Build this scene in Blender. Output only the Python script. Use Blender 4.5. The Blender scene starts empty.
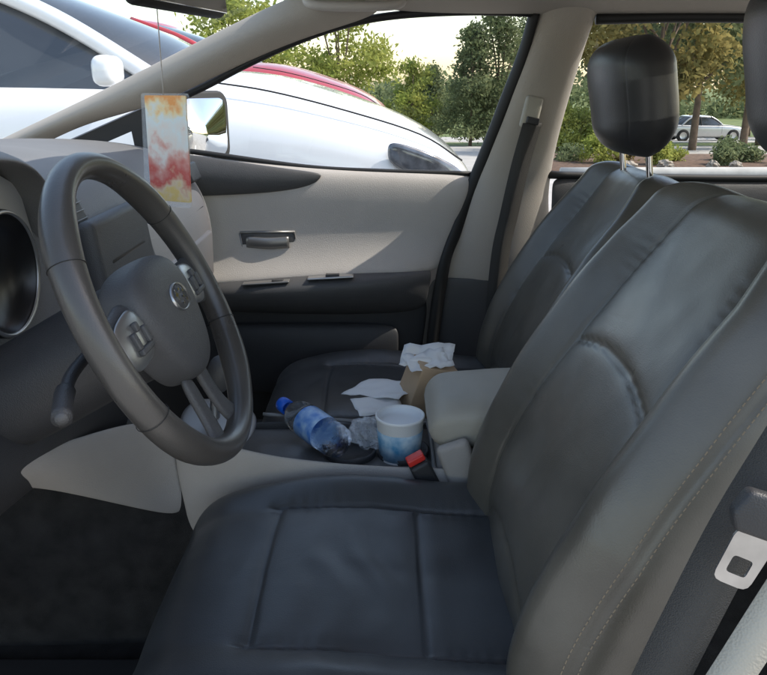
import bpy, math, random
import numpy as np
from mathutils import Vector, Matrix, noise
random.seed(7); rng=np.random.default_rng(7)
CZ=1.32            # eye height of the photographer above the asphalt
D=bpy.data; S=bpy.context.scene; COL=S.collection
WL={}
# ---------------------------------------------------------------- materials
def mat(name,col,rough=.5,metal=0.,var=.15,vscale=6.,bump=0.,bscale=200.,wr=0.,wscale=12.,rvar=.0,coat=0.,col2=None,spec=.5,alpha=1.,crough=.05,crease=0.,trans=0.):
    m=D.materials.new(name); m.use_nodes=True; nt=m.node_tree; N=nt.nodes; Lk=nt.links
    b=N['Principled BSDF']; tc=N.new('ShaderNodeTexCoord')
    n=N.new('ShaderNodeTexNoise'); n.inputs['Scale'].default_value=vscale; n.inputs['Detail'].default_value=6
    Lk.new(tc.outputs['Object'],n.inputs['Vector'])
    r=N.new('ShaderNodeValToRGB'); r.color_ramp.elements[0].position=.3; r.color_ramp.elements[1].position=.7
    c2=col2 if col2 else tuple(min(1,x*(1+var)) for x in col)
    c1=col if col2 else tuple(x*(1-var) for x in col)
    r.color_ramp.elements[0].color=(*c1,1); r.color_ramp.elements[1].color=(*c2,1)
    Lk.new(n.outputs['Fac'],r.inputs['Fac']); Lk.new(r.outputs['Color'],b.inputs['Base Color'])
    b.inputs['Metallic'].default_value=metal; b.inputs['Roughness'].default_value=rough
    b.inputs['Specular IOR Level'].default_value=spec; b.inputs['Coat Weight'].default_value=coat
    b.inputs['Coat Roughness'].default_value=crough; b.inputs['Alpha'].default_value=alpha
    b.inputs['Transmission Weight'].default_value=trans
    if rvar>0:
        mr=N.new('ShaderNodeMapRange'); mr.inputs['From Min'].default_value=.3; mr.inputs['From Max'].default_value=.7
        mr.inputs['To Min'].default_value=rough-rvar; mr.inputs['To Max'].default_value=rough+rvar
        n3=N.new('ShaderNodeTexNoise'); n3.inputs['Scale'].default_value=9; n3.inputs['Detail'].default_value=5
        Lk.new(tc.outputs['Object'],n3.inputs['Vector']); Lk.new(n3.outputs['Fac'],mr.inputs['Value']); Lk.new(mr.outputs['Result'],b.inputs['Roughness'])
    last=None
    def addb(sock,st,dist,invert=False):
        nonlocal last
        bp=N.new('ShaderNodeBump'); bp.inputs['Strength'].default_value=st; bp.inputs['Distance'].default_value=dist; bp.invert=invert
        Lk.new(sock,bp.inputs['Height'])
        if last: Lk.new(last.outputs['Normal'],bp.inputs['Normal'])
        last=bp
    if bump>0:
        v=N.new('ShaderNodeTexVoronoi'); v.inputs['Scale'].default_value=bscale
        Lk.new(tc.outputs['Object'],v.inputs['Vector']); addb(v.outputs['Distance'],bump,.0012)
    if wr>0:
        n2=N.new('ShaderNodeTexNoise'); n2.inputs['Scale'].default_value=wscale; n2.inputs['Detail'].default_value=4; n2.inputs['Distortion'].default_value=.8
        Lk.new(tc.outputs['Object'],n2.inputs['Vector']); addb(n2.outputs['Fac'],wr,.01)
    if crease>0:
        n4=N.new('ShaderNodeTexNoise'); n4.inputs['Scale'].default_value=7; n4.inputs['Detail'].default_value=2; n4.inputs['Distortion'].default_value=.8
        mp=N.new('ShaderNodeMapping'); mp.inputs['Scale'].default_value=(1,.4,1); Lk.new(tc.outputs['Object'],mp.inputs['Vector']); Lk.new(mp.outputs[0],n4.inputs['Vector'])
        s1=N.new('ShaderNodeMath'); s1.operation='SUBTRACT'; s1.inputs[1].default_value=.56; Lk.new(n4.outputs['Fac'],s1.inputs[0])
        s2=N.new('ShaderNodeMath'); s2.operation='ABSOLUTE'; Lk.new(s1.outputs[0],s2.inputs[0])
        s3=N.new('ShaderNodeMapRange'); s3.interpolation_type='SMOOTHSTEP'; s3.inputs['From Min'].default_value=0; s3.inputs['From Max'].default_value=.05; Lk.new(s2.outputs[0],s3.inputs['Value'])
        addb(s3.outputs[0],crease,.0015)
    if last: Lk.new(last.outputs['Normal'],b.inputs['Normal'])
    return m
def glassmat(name,tint=(1,1,1),refl=.06):
    m=D.materials.new(name); m.use_nodes=True; nt=m.node_tree; N=nt.nodes; Lk=nt.links; N.clear()
    o=N.new('ShaderNodeOutputMaterial'); t=N.new('ShaderNodeBsdfTransparent'); g=N.new('ShaderNodeBsdfGlossy')
    t.inputs['Color'].default_value=(*tint,1); g.inputs['Roughness'].default_value=.01
    mx=N.new('ShaderNodeMixShader'); mx.inputs[0].default_value=refl
    Lk.new(t.outputs[0],mx.inputs[1]); Lk.new(g.outputs[0],mx.inputs[2]); Lk.new(mx.outputs[0],o.inputs['Surface'])
    return m
def leafmat(name,c1,c2,scale=.9):
    m=D.materials.new(name); m.use_nodes=True; nt=m.node_tree; N=nt.nodes; Lk=nt.links; N.clear()
    o=N.new('ShaderNodeOutputMaterial'); d=N.new('ShaderNodeBsdfDiffuse'); t=N.new('ShaderNodeBsdfTranslucent')
    tc=N.new('ShaderNodeTexCoord'); n=N.new('ShaderNodeTexNoise'); n.inputs['Scale'].default_value=scale; n.inputs['Detail'].default_value=8; n.inputs['Roughness'].default_value=.75
    r=N.new('ShaderNodeValToRGB'); r.color_ramp.elements[0].position=.35; r.color_ramp.elements[1].position=.68
    r.color_ramp.elements[0].color=(*c1,1); r.color_ramp.elements[1].color=(*c2,1)
    Lk.new(tc.outputs['Object'],n.inputs['Vector']); Lk.new(n.outputs['Fac'],r.inputs['Fac'])
    Lk.new(r.outputs[0],d.inputs[0]); Lk.new(r.outputs[0],t.inputs[0])
    mx=N.new('ShaderNodeMixShader'); mx.inputs[0].default_value=.45
    Lk.new(d.outputs[0],mx.inputs[1]); Lk.new(t.outputs[0],mx.inputs[2]); Lk.new(mx.outputs[0],o.inputs['Surface'])
    return m
M={}
M['leather_seat']=mat('cushion_leather_sky_tint',(.040,.044,.048),.40,var=.30,bump=.15,bscale=600,wr=.20,wscale=5,rvar=.10,coat=.22,crough=.32,crease=.08)  # black leather; cool tone of reflected sky put into the base colour
M['leather_back']=mat('backrest_leather_warm_sheen',(.094,.086,.070),.37,var=.30,bump=.15,bscale=600,wr=.22,wscale=4.5,rvar=.10,coat=.45,crough=.28,crease=.10)  # same black leather; warm, paler tone of its reflections painted into the colour
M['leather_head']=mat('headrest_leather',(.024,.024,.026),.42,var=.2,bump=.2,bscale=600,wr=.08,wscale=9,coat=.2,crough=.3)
M['leather_wheel']=mat('wheel_leather',(.062,.058,.054),.34,var=.2,bump=.12,bscale=700,wr=.05,rvar=.08,coat=.3,crough=.25)
M['dark']=mat('dark_plastic',(.034,.034,.036),.5,bump=.3,bscale=700,var=.15)
M['dark_soft']=mat('charcoal_trim',(.068,.068,.070),.5,bump=.3,bscale=600,var=.12)
M['dash']=mat('gray_dash',(.165,.163,.162),.52,bump=.35,bscale=500,var=.08)
M['beige']=mat('beige_trim',(.48,.445,.41),.55,bump=.3,bscale=500,var=.06)
M['beige_low']=mat('lower_beige_trim',(.36,.335,.31),.55,bump=.3,bscale=500,var=.08)
M['beige_cloth']=mat('headliner_cloth',(.45,.41,.36),.9,bump=.4,bscale=800,var=.05)
M['arm']=mat('armrest_vinyl',(.41,.385,.325),.5,bump=.3,bscale=500,var=.10,wr=.1)
M['carpet']=mat('black_carpet',(.019,.018,.018),.95,bump=1,bscale=900,var=.5,vscale=30)
M['rubber']=mat('rubber_seal',(.013,.013,.013),.6)
M['silver']=mat('satin_silver',(.46,.46,.46),.32,metal=.9,var=.05)
M['darkmetal']=mat('dark_gray_metal',(.24,.235,.23),.38,metal=.7,var=.08)
M['steel']=mat('brushed_steel',(.50,.49,.48),.36,metal=1,var=.2,vscale=30)
M['chrome']=mat('chrome',(.8,.8,.8),.08,metal=1,var=.02)
M['grayplastic']=mat('gray_button_plastic',(.22,.22,.22),.4,var=.08)
M['tray']=mat('tray_gray_plastic',(.11,.108,.105),.45,var=.15,bump=.2,bscale=500)
M['red']=mat('red_button',(.70,.04,.03),.35,var=.1)
M['belt']=mat('belt_webbing',(.050,.047,.043),.75,bump=.6,bscale=900,var=.2)
M['gauge']=mat('gauge_black',(.008,.008,.009),.3,var=.1)
M['gaugepanel']=mat('gauge_bezel_panel',(.60,.60,.60),.35,metal=.3,var=.08)
M['glass']=glassmat('window_glass',(.98,.99,.98),.05)
M['mirror']=mat('mirror_surface',(.85,.87,.88),.02,metal=1,var=.01)
M['thread']=mat('tan_thread',(.24,.19,.13),.8)
# ---------------------------------------------------------------- mesh helpers
def mk(name,verts,faces,m,parent=None,smooth=True,rel=True,origin=None):
    v=np.array(verts,dtype=float)
    if rel: v=v+np.array([0,0,CZ])
    c=v.mean(0) if origin is None else np.array(origin,float)
    me=D.meshes.new(name); me.from_pydata((v-c).tolist(),[],[list(f) for f in faces]); me.update()
    ob=D.objects.new(name,me); COL.objects.link(ob)
    if m is not None: me.materials.append(M[m] if isinstance(m,str) else m)
    if smooth: me.polygons.foreach_set('use_smooth',[True]*len(me.polygons))
    W=Vector(c); WL[ob.name]=W
    if parent is not None:
        ob.parent=parent; ob.location=W-WL[parent.name]
    else: ob.location=W
    return ob
def empty(name,loc,parent=None,label=None,cat=None,group=None):
    o=D.objects.new(name,None); COL.objects.link(o); o.empty_display_size=.1
    W=Vector(loc); WL[o.name]=W
    if parent is not None: o.parent=parent; o.location=W-WL[parent.name]
    else: o.location=W
    tag(o,label,cat,group); return o
def tag(o,label=None,cat=None,group=None,kind=None):
    if label: o['label']=label
    if cat: o['category']=cat
    if group: o['group']=group
    if kind: o['kind']=kind
    return o
def sub(ob,l=2):
    s=ob.modifiers.new('s','SUBSURF'); s.levels=l; s.render_levels=l; return ob
def bev(ob,w=.004,seg=3):
    b=ob.modifiers.new('b','BEVEL'); b.width=w; b.segments=seg; b.limit_method='ANGLE'; b.angle_limit=math.radians(40); return ob
def catm(pts,n):
    P=np.array(pts,float); P=np.vstack([2*P[0]-P[1],P,2*P[-1]-P[-2]]); out=[]
    k=len(P)-3
    for i in range(k):
        p0,p1,p2,p3=P[i:i+4]; q=max(2,n//k)
        for t in np.linspace(0,1,q,endpoint=False):
            out.append(.5*((2*p1)+(-p0+p2)*t+(2*p0-5*p1+4*p2-p3)*t*t+(-p0+3*p1-3*p2+p3)*t**3))
    out.append(P[-2]); return np.array(out)
def surf(name,rows,m,parent,thick=.012,lv=3,rel=True):
    nr=len(rows); nc=len(rows[0]); V=[p for r in rows for p in r]
    F=[(i*nc+j,i*nc+j+1,(i+1)*nc+j+1,(i+1)*nc+j) for i in range(nr-1) for j in range(nc-1)]
    ob=mk(name,V,F,m,parent,rel=rel)
    if thick:
        s=ob.modifiers.new('so','SOLIDIFY'); s.thickness=thick; s.offset=0
    return sub(ob,lv)
def tube(name,pts,r,m,parent,seg=12,n=40,smoothpath=True,flat=None,closed=False,rel=True,up=(0,0,1)):
    P=catm(pts,n) if (smoothpath and not closed) else np.array(pts,float)
    V=[];F=[];k=len(P); upv=np.array(up,float)
    for i in range(k):
        a=P[(i+1)%k] if (closed or i<k-1) else P[i]; b=P[i-1] if (closed or i>0) else P[i]
        t=a-b; t/=np.linalg.norm(t)+1e-9
        s=np.cross(t,upv); 
        if np.linalg.norm(s)<1e-3: s=np.cross(t,[1,0,.01])
        s/=np.linalg.norm(s); u=np.cross(s,t)
        ra,rb=flat if flat else (r,r)
        if callable(r): ra=rb=r(i/(k-1))
        for j in range(seg):
            an=2*math.pi*j/seg; V.append(P[i]+s*ra*math.cos(an)+u*rb*math.sin(an))
    kk=k if closed else k-1
    for i in range(kk):
        for j in range(seg):
            F.append((i*seg+j,i*seg+(j+1)%seg,((i+1)%k)*seg+(j+1)%seg,((i+1)%k)*seg+j))
    if not closed: F.append(tuple(range(seg))[::-1]); F.append(tuple((k-1)*seg+j for j in range(seg)))
    return mk(name,V,F,m,parent,rel=rel)
def rbox(name,c,s,m,parent,b=.01,rot=None,taper=1.,rel=True,seg=4):
    V=[]
    for z in (-.5,.5):
        tp=taper if z>0 else 1
        for x,y in ((-.5,-.5),(.5,-.5),(.5,.5),(-.5,.5)): V.append(Vector((x*s[0]*tp,y*s[1]*tp,z*s[2])))
    if rot is not None:
        R=rot if isinstance(rot,Matrix) else Matrix.Rotation(rot[2],3,'Z')@Matrix.Rotation(rot[1],3,'Y')@Matrix.Rotation(rot[0],3,'X')
        V=[R@v for v in V]
    V=[v+Vector(c) for v in V]
    ob=mk(name,[tuple(v) for v in V],[(3,2,1,0),(4,5,6,7),(0,1,5,4),(1,2,6,5),(2,3,7,6),(3,0,4,7)],m,parent,rel=rel)
    bev(ob,b,seg); return ob
def prism(name,poly,o,ax,ay,t0,t1,m,parent,b=.003,rel=True,smooth=True):
    o=np.array(o,float); ax=np.array(ax,float); ay=np.array(ay,float); n=np.cross(ax,ay); k=len(poly)
    V=[o+ax*a+ay*bb+n*t0 for a,bb in poly]+[o+ax*a+ay*bb+n*t1 for a,bb in poly]
    F=[tuple(range(k))[::-1],tuple(range(k,2*k))]+[(i,(i+1)%k,k+(i+1)%k,k+i) for i in range(k)]
    ob=mk(name,V,F,m,parent,rel=rel,smooth=smooth)
    if b: bev(ob,b,3)
    return ob
def lathe(name,prof,o,axis,m,parent,seg=32,rel=True,squash=None):
    o=np.array(o,float); n=np.array(axis,float); n/=np.linalg.norm(n)
    a=np.cross(n,[0,0,1]); 
    if np.linalg.norm(a)<1e-3: a=np.array([1.,0,0])
    a/=np.linalg.norm(a); b=np.cross(n,a); V=[];F=[]
    q=squash if squash else 1.
    for r,h in prof:
        for j in range(seg):
            t=2*math.pi*j/seg; V.append(o+n*h+(a*math.cos(t)+b*math.sin(t)*q)*r)
    for i in range(len(prof)-1):
        for j in range(seg): F.append((i*seg+j,i*seg+(j+1)%seg,(i+1)*seg+(j+1)%seg,(i+1)*seg+j))
    return mk(name,V,F,m,parent,rel=rel)
def sst(a,b,x):
    t=np.clip((x-a)/(b-a),0,1); return t*t*(3-2*t)
def pillow(name,spine,Hs,T,Yc,m,parent,bol,groove,p=3.5,r0=.06,r1=.06,hr=.3,Nf=170,Nw=130,Nb=30,nz=.002):
    C=catm(spine,120); seg=np.linalg.norm(np.diff(C,axis=0),axis=1); A=np.concatenate([[0],np.cumsum(seg)]); L=A[-1]
    tt=np.linspace(0,1,Nw); s=L*(.45*tt+.55*(.5-.5*np.cos(np.pi*tt)))
    def pos(y,s,front=True,extra=0.):
        y=np.asarray(y,float); s=np.asarray(s,float)
        X=np.interp(s,A,C[:,0]); Z=np.interp(s,A,C[:,1]); e=L*.02
        tx=np.interp(s+e,A,C[:,0])-np.interp(s-e,A,C[:,0]); tz=np.interp(s+e,A,C[:,1])-np.interp(s-e,A,C[:,1])
        ln=np.hypot(tx,tz)+1e-9; tx/=ln; tz/=ln
        H0=np.interp(s/L,np.linspace(0,1,len(Hs)),Hs)
        q=np.ones_like(s); q=np.where(s<r0,np.sqrt(np.clip(1-((r0-s)/r0)**2,0,1)),q)
        q=np.where(s>L-r1,np.sqrt(np.clip(1-((s-L+r1)/r1)**2,0,1)),q); q=np.maximum(q,.03)
        H=H0*(1-hr*(1-q)); yy=y*H   # y in [-1,1]
        a=np.abs(y)
        base=T/2*q*(np.clip(1-a**p,0,1))**(1/p)
        if front:
            d=base+q*bol(y,s/L)*(1-a**8)-q*groove(y,s/L,H)+extra
        else: d=-base
        return np.stack([X-tz*d, Yc+yy, Z+tx*d],-1)
    phi=np.linspace(-math.pi/2,math.pi/2,Nf); yf=np.sin(phi); yb=np.sin(np.linspace(math.pi/2,-math.pi/2,Nb+2)[1:-1])
    SF,YF=np.meshgrid(s,yf,indexing='ij'); SB,YB=np.meshgrid(s,yb,indexing='ij')
    V=np.concatenate([pos(YF,SF,True),pos(YB,SB,False)],1); R=V.shape[1]
    V=V.reshape(-1,3)
    if nz>0:
        for i in range(len(V)):
            q=Vector(V[i])*7; k=nz*noise.noise(q)+nz*.6*noise.noise(q*2.7)
            V[i,0]-=k*.6; V[i,2]+=k*.8
    F=[]
    for i in range(Nw-1):
        for j in range(R): F.append((i*R+j,(i+1)*R+j,(i+1)*R+(j+1)%R,i*R+(j+1)%R))
    F.append(tuple(range(R))); F.append(tuple((Nw-1)*R+j for j in range(R))[::-1])
    ob=mk(name,V,F,m,parent); return ob,pos,L
def stitches(name,pos,L,yfn,f0,f1,step,parent,rows=(0.,)):
    V=[];F=[]
    for off in rows:
        s=f0*L
        while s<f1*L:
            a=pos(yfn(s/L)+off,s,True,.0008); b=pos(yfn((s+step*.6)/L)+off,s+step*.6,True,.0008)
            t=b-a; t/=np.linalg.norm(t)+1e-9; sd=np.cross(t,[0.3,-.5,.8]); sd/=np.linalg.norm(sd); u=np.cross(sd,t)
            k=len(V); w=.0007
            for P in (a,b):
                for x,y in ((1,0),(0,1),(-1,0),(0,-1)): V.append(P+sd*w*x+u*w*y)
            for j in range(4): F.append((k+j,k+(j+1)%4,k+4+(j+1)%4,k+4+j))
            F.append((k+3,k+2,k+1,k)); F.append((k+4,k+5,k+6,k+7)); s+=step
    return mk(name,V,F,'thread',parent,smooth=False)
def gau(x,s): return np.exp(-(x/s)**2)
# ================================================================ THE CAR
car=empty('parked_car',(0.2,1.21,0),label='car interior with black leather seats seen through open driver door',cat='car')
# ---- seats
def back_g(y,f,H):
    a=np.abs(y); sm=.60-.08*f; dv=(a-sm)*H
    g=.0042*gau(dv,.0026)+.0022*gau(dv,.010)
    # small irregular gathers where the cover is pulled into the seams
    g=g+.0005*np.sin(f*110+9*np.sin(f*23))*gau(dv,.016)*(.5+.5*np.sin(f*17))
    inn=sst(0,.03,sm-a)
    dh=(f-(.665-.035*(y/sm)**2))*.70; g=g+inn*(.0042*gau(dh,.0026)+.0018*gau(dh,.010))
    dl=(f-(.31-.05*(y/sm)**2))*.70; g=g+inn*(.0036*gau(dl,.0026)+.0018*gau(dl,.010))
    db=(a-.965)*H; g=g+.0022*gau(db,.002)
    # long soft wrinkles low on the bolster and in the lumbar area
    g=g+.0010*gau(f-.20,.10)*np.sin(f*100+y*9+3*np.sin(f*31))*sst(.2,.6,a)
    return g
def back_b(y,f):
    a=np.abs(y); lo=sst(.0,.35,f)*(1-.55*sst(.7,1,f)); return .05*sst(.50,.84,a)*(.55+.45*lo)+.012*gau(f-.35,.2)*(1-a)
def cush_g(y,f,H):
    a=np.abs(y); sm=.56+.04*f; dv=(a-sm)*H
    fr=sst(.20,.24,f)
    g=(.0042*gau(dv,.0026)+.0025*gau(dv,.012)+.0006*np.sin(f*120+7*np.sin(f*19))*gau(dv,.018))*fr
    inn=sst(0,.03,sm-a)
    dh=(f-.575)*.60; g=g+inn*(.0042*gau(dh,.0026)+.002*gau(dh,.012))
    df=(f-.235-.01*a)*.6; g=g+inn*(.0042*gau(df,.0026)+.0022*gau(df,.012))
    g=g+.0012*gau(f-.42,.12)*np.sin(f*65+y*4+2*np.sin(y*7))*(1-a)
    return g
def cush_b(y,f):
    a=np.abs(y); return .035*sst(.52,.85,a)*(.35+.65*sst(0,.45,f))-.012*gau(f-.75,.25)*(1-a)
def head_g(y,f,H): 
    dv=(np.abs(y)-.80)*H; return .0012*gau(dv,.0022)
def make_seat(dx,dy,dz,hx,hz,hy,lab,power):
    st=empty('front_seat',(.1+dx,.85+dy,.40),car,label=lab)
    sp=[(.27,-.80),(.222,-.66),(.228,-.56),(.275,-.44),(.335,-.335),(.402,-.235),(.462,-.135)]
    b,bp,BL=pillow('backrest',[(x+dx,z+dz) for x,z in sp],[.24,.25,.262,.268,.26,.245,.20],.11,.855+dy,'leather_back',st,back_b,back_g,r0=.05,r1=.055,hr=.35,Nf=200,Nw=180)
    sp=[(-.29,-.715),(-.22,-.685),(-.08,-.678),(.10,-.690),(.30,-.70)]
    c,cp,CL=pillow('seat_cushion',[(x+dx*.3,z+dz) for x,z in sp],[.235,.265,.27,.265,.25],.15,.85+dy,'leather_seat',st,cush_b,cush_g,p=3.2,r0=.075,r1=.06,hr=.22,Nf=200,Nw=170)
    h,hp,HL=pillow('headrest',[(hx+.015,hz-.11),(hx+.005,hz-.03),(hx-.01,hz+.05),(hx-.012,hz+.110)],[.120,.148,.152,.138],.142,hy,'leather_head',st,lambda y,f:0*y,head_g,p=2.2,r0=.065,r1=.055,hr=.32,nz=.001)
    for yy in (-.085,.085):
        tube('headrest_post',[(hx+.01,hy+yy,hz-.06),(hx+.03,hy+yy,hz-.19)],.0065,'chrome',st,n=4)
    stitches('seam_stitching',bp,BL,lambda f:-.978,.12,.90,.0065,b,rows=(0.,.024))
    rbox('seat_base',(.03+dx,.85+dy,-.83),(.46,.42,.16),'dark',st,.03)
    rbox('side_trim',(.06+dx,.85+dy-.262,-.74),(.42,.02,.13),'dark',st,.009)
    return st,bp
seat_d,bpd=make_seat(0,0,0,.485,.02,.845,'driver seat in black leather with tan stitching',True)
seat_p,_=make_seat(.10,.72,-.04,.492,-.022,1.560,'passenger seat in black leather with raised headrest',False)
# ---- steering wheel
t=math.radians(25); wc=np.array([-.253,.824,-.242]); e1=np.array([0,1.,0]); e2=np.array([-math.sin(t),0,math.cos(t)]); nn=np.array([math.cos(t),0,math.sin(t)])
sw=empty('steering_wheel',tuple(wc+np.array([0,0,CZ])),car,label='dark leather steering wheel with silver button pads')
def wl(a,b,n=0.): return wc+e1*a+e2*b+nn*n
V=[];F=[];N1=120;N2=24;R=.1752
for i in range(N1):
    al=2*math.pi*i/N1; grip=.0020*(gau(math.cos(al)-.75,.2)+gau(math.cos(al)+.75,.2))
    for j in range(N2):
        be=2*math.pi*j/N2; rr=.0145+grip; V.append(wl((R+rr*math.cos(be))*math.cos(al),(R+rr*math.cos(be))*math.sin(al),rr*1.12*math.sin(be)))
for i in range(N1):
    for j in range(N2): F.append((i*N2+j,((i+1)%N1)*N2+j,((i+1)%N1)*N2+(j+1)%N2,i*N2+(j+1)%N2))
rim_=mk('rim',V,F,'leather_wheel',sw)
for al in (.55,2.6,3.55,5.87):
    P=[wl((R+.0165*math.cos(b_))*math.cos(al),(R+.0165*math.cos(b_))*math.sin(al),.0165*1.12*math.sin(b_)) for b_ in np.linspace(0,2*math.pi,20,endpoint=False)]
    tube('rim_seam',P,.0004,'rubber',rim_,6,closed=True)
def hubpoly(sc,n,dy=0): 
    pts=[(-.080,.045),(-.04,.062),(.04,.062),(.080,.045),(.088,.005),(.066,-.045),(.040,-.082),(0,-.092),(-.040,-.082),(-.066,-.045),(-.088,.005)]
    return [wl(a*sc,(b+.012)*sc-.012+dy,n) for a,b in pts]
rings=[hubpoly(.92,-.035),hubpoly(1.0,-.028),hubpoly(1.,-.004),hubpoly(.97,.010),hubpoly(.80,.020),hubpoly(.45,.025)]
V=[p for r in rings for p in r]; k=11; F=[(i*k+j,i*k+(j+1)%k,(i+1)*k+(j+1)%k,(i+1)*k+j) for i in range(len(rings)-1) for j in range(k)]
F.append(tuple((len(rings)-1)*k+j for j in range(k))); F.append(tuple(range(k))[::-1])
sub(mk('airbag_hub',V,F,'dark_soft',sw),3)
for sg in (-1,1):
    rows=[[wl(sg*.070,.040,-.012),wl(sg*.070,.010,.004),wl(sg*.068,-.028,-.012)],
          [wl(sg*.110,.030,-.012),wl(sg*.110,.006,.000),wl(sg*.105,-.030,-.012)],
          [wl(sg*.150,.026,-.010),wl(sg*.150,.004,-.004),wl(sg*.146,-.034,-.010)],
          [wl(sg*.176,.036,-.004),wl(sg*.178,.000,-.003),wl(sg*.172,-.046,-.004)]]
    surf('spoke',rows,'dark_soft',sw,.016)
    rows=[[wl(sg*.084,.030,.004),wl(sg*.086,.004,.010),wl(sg*.084,-.026,.006)],[wl(sg*.115,.028,.005),wl(sg*.118,.0,.009),wl(sg*.114,-.030,.005)],[wl(sg*.150,.020,.001),wl(sg*.153,-.006,.003),wl(sg*.146,-.032,.001)]]
    pad=surf('button_pad',rows,'silver',sw,.007,3)
    for q in range(3):
        rbox('button',tuple(wl(sg*(.101+.013*q),(.010 if q==1 else -.002),.0125-.001*q)),(.006,.009,.018 if q!=1 else .010),'dark_soft',pad,.002,rot=(0,-t,0))
    rbox('button',tuple(wl(sg*.114,-.014,.011)),(.006,.034,.007),'dark_soft',pad,.002,rot=(0,-t,0))
for sg in (-1,1):
    rows=[[wl(sg*.010,-.075,-.010),wl(sg*.042,-.070,-.008)],[wl(sg*.013,-.115,-.010),wl(sg*.040,-.112,-.010)],[wl(sg*.014,-.150,-.008),wl(sg*.046,-.146,-.008)],[wl(sg*.022,-.178,-.004),wl(sg*.070,-.166,-.004)]]
    surf('lower_spoke',rows,'dark_soft',sw,.014)
em=lathe('emblem',[(.0001,.0255),(.022,.0255),(.0235,.0275),(.0250,.0255),(.0250,.018)],tuple(wl(0,.004,0)),nn,'silver',sw,48,squash=.66)
def star(c,s):
    return [(c[0]+(s if i%2==0 else s*.35)*math.sin(i*math.pi/4),c[1]+(s if i%2==0 else s*.35)*math.cos(i*math.pi/4)) for i in range(8)]
lathe('emblem_field',[(.0001,.0262),(.0218,.0262),(.0219,.024)],tuple(wl(0,.004,0)),nn,'dark_soft',em,48,squash=.66)
for c,s in (((-.011,.004),.0066),((.002,.008),.0035),((.012,.004),.0035),((.006,-.002),.0035),((-.002,-.008),.0035),((.011,-.007),.0035)):
    prism('emblem_star',star(c,s),tuple(wl(0,.004,.0265)),e1,e2,0,.001*(1 if np.dot(np.cross(e1,e2),nn)>0 else -1),'chrome',em,0,smooth=False)
tube('steering_column',[wl(0,-.01,-.03),wl(0,-.012,-.09),wl(0,-.02,-.20),wl(0,-.02,-.30)],.055,'dark',car,24,20,flat=(.066,.060))
for sg in (-1,1):
    tube('column_stalk',[wl(sg*.05,.0,-.07),wl(sg*.13,-.005,-.066),wl(sg*.19,-.018,-.055)],.0065,'dark',car,12,16)
    sk=tube('stalk_knob',[wl(sg*.160,-.011,-.062),wl(sg*.178,-.0145,-.058),wl(sg*.208,-.023,-.051)],.0095,'dark',car,14,8)
    lathe('stalk_cap',[(.0001,.003),(.0055,.002),(.0065,0)],tuple(wl(sg*.2085,-.0232,-.0508)),tuple(wl(sg*.208,-.023,-.051)-wl(sg*.178,-.0145,-.058)),'dark_soft',sk,16)
# ---- dashboard
def prof(Yv,pts): return [(x,Yv,z) for x,z in pts]
pA=[(-1.2,-.14),(-.90,-.12),(-.66,-.125),(-.53,-.15),(-.47,-.20),(-.435,-.27),(-.425,-.35),(-.43,-.42),(-.47,-.47),(-.54,-.53),(-.66,-.57)]
pB=[(-1.2,-.12),(-.90,-.10),(-.66,-.10),(-.55,-.125),(-.48,-.17),(-.44,-.25),(-.42,-.33),(-.41,-.41),(-.42,-.46),(-.48,-.50),(-.60,-.52)]
pC=[(-1.2,-.12),(-.90,-.10),(-.70,-.09),(-.62,-.105),(-.58,-.15),(-.55,-.22),(-.50,-.32),(-.47,-.38),(-.49,-.42),(-.56,-.46),(-.66,-.48)]
rows=[prof(.47,[(x,z-.02) for x,z in pC]),prof(.55,pC),prof(.75,pC),prof(.98,pC),prof(1.10,pB),prof(1.21,pB),prof(1.34,pB),prof(1.45,[((a[0]+b[0])/2,(a[1]+b[1])/2) for a,b in zip(pA,pB)]),prof(1.7,pA),prof(1.86,pA)]
dash=surf('dashboard',rows,'dash',car,.01,3)
tube('airbag_seam',[(-.53,1.42,-.136),(-.462,1.42,-.195),(-.432,1.42,-.27)],.0012,'rubber',dash,6,20)
tube('airbag_seam',[(-.432,1.42,-.27),(-.430,1.60,-.275),(-.432,1.80,-.275)],.0012,'rubber',dash,6,20)
surf('two_tone_dash_band',[[(-.452,1.36,-.215),(-.452,1.6,-.225),(-.455,1.84,-.225)],[(-.428,1.36,-.27),(-.428,1.6,-.275),(-.430,1.84,-.275)],[(-.417,1.36,-.35),(-.418,1.6,-.355),(-.420,1.84,-.355)],[(-.420,1.36,-.42),(-.424,1.6,-.43),(-.428,1.84,-.43)]],'beige',dash,.006)
rbox('glovebox_lid',(-.424,1.62,-.385),(.02,.36,.11),'beige',dash,.008,rot=(0,.03,0))
rbox('side_vent',(-.452,1.79,-.195),(.02,.085,.045),'dark',dash,.006,rot=(0,-.35,0))
cs=rbox('center_stack',(-.425,1.215,-.32),(.03,.25,.26),'dark_soft',dash,.012,rot=(0,-.12,0))
for q,(dy_,dz) in enumerate(((-.08,-.33),(.08,-.33),(0,-.33))):
    lathe('climate_knob',[(.024,0),(.024,.018),(.019,.022),(.0001,.022)],(-.408,1.215+dy_,dz),(1,0,.12),'silver' if q<2 else 'dark',cs,28)
rbox('display_screen',(-.428,1.215,-.235),(.012,.17,.06),'gauge',cs,.004,rot=(0,-.2,0))
for q in range(5): rbox('audio_button',(-.402,1.135+.04*q,-.40),(.012,.028,.014),'grayplastic',cs,.003)
rbox('center_vent',(-.475,1.13,-.185),(.02,.075,.045),'dark',dash,.006,rot=(0,-.4,0))
for q in range(3): rbox('vent_slat',(-.464-.004*q,1.13,-.196+.012*q),(.012,.066,.002),'grayplastic',dash,.0008,rot=(0,-.4,0))
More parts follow.
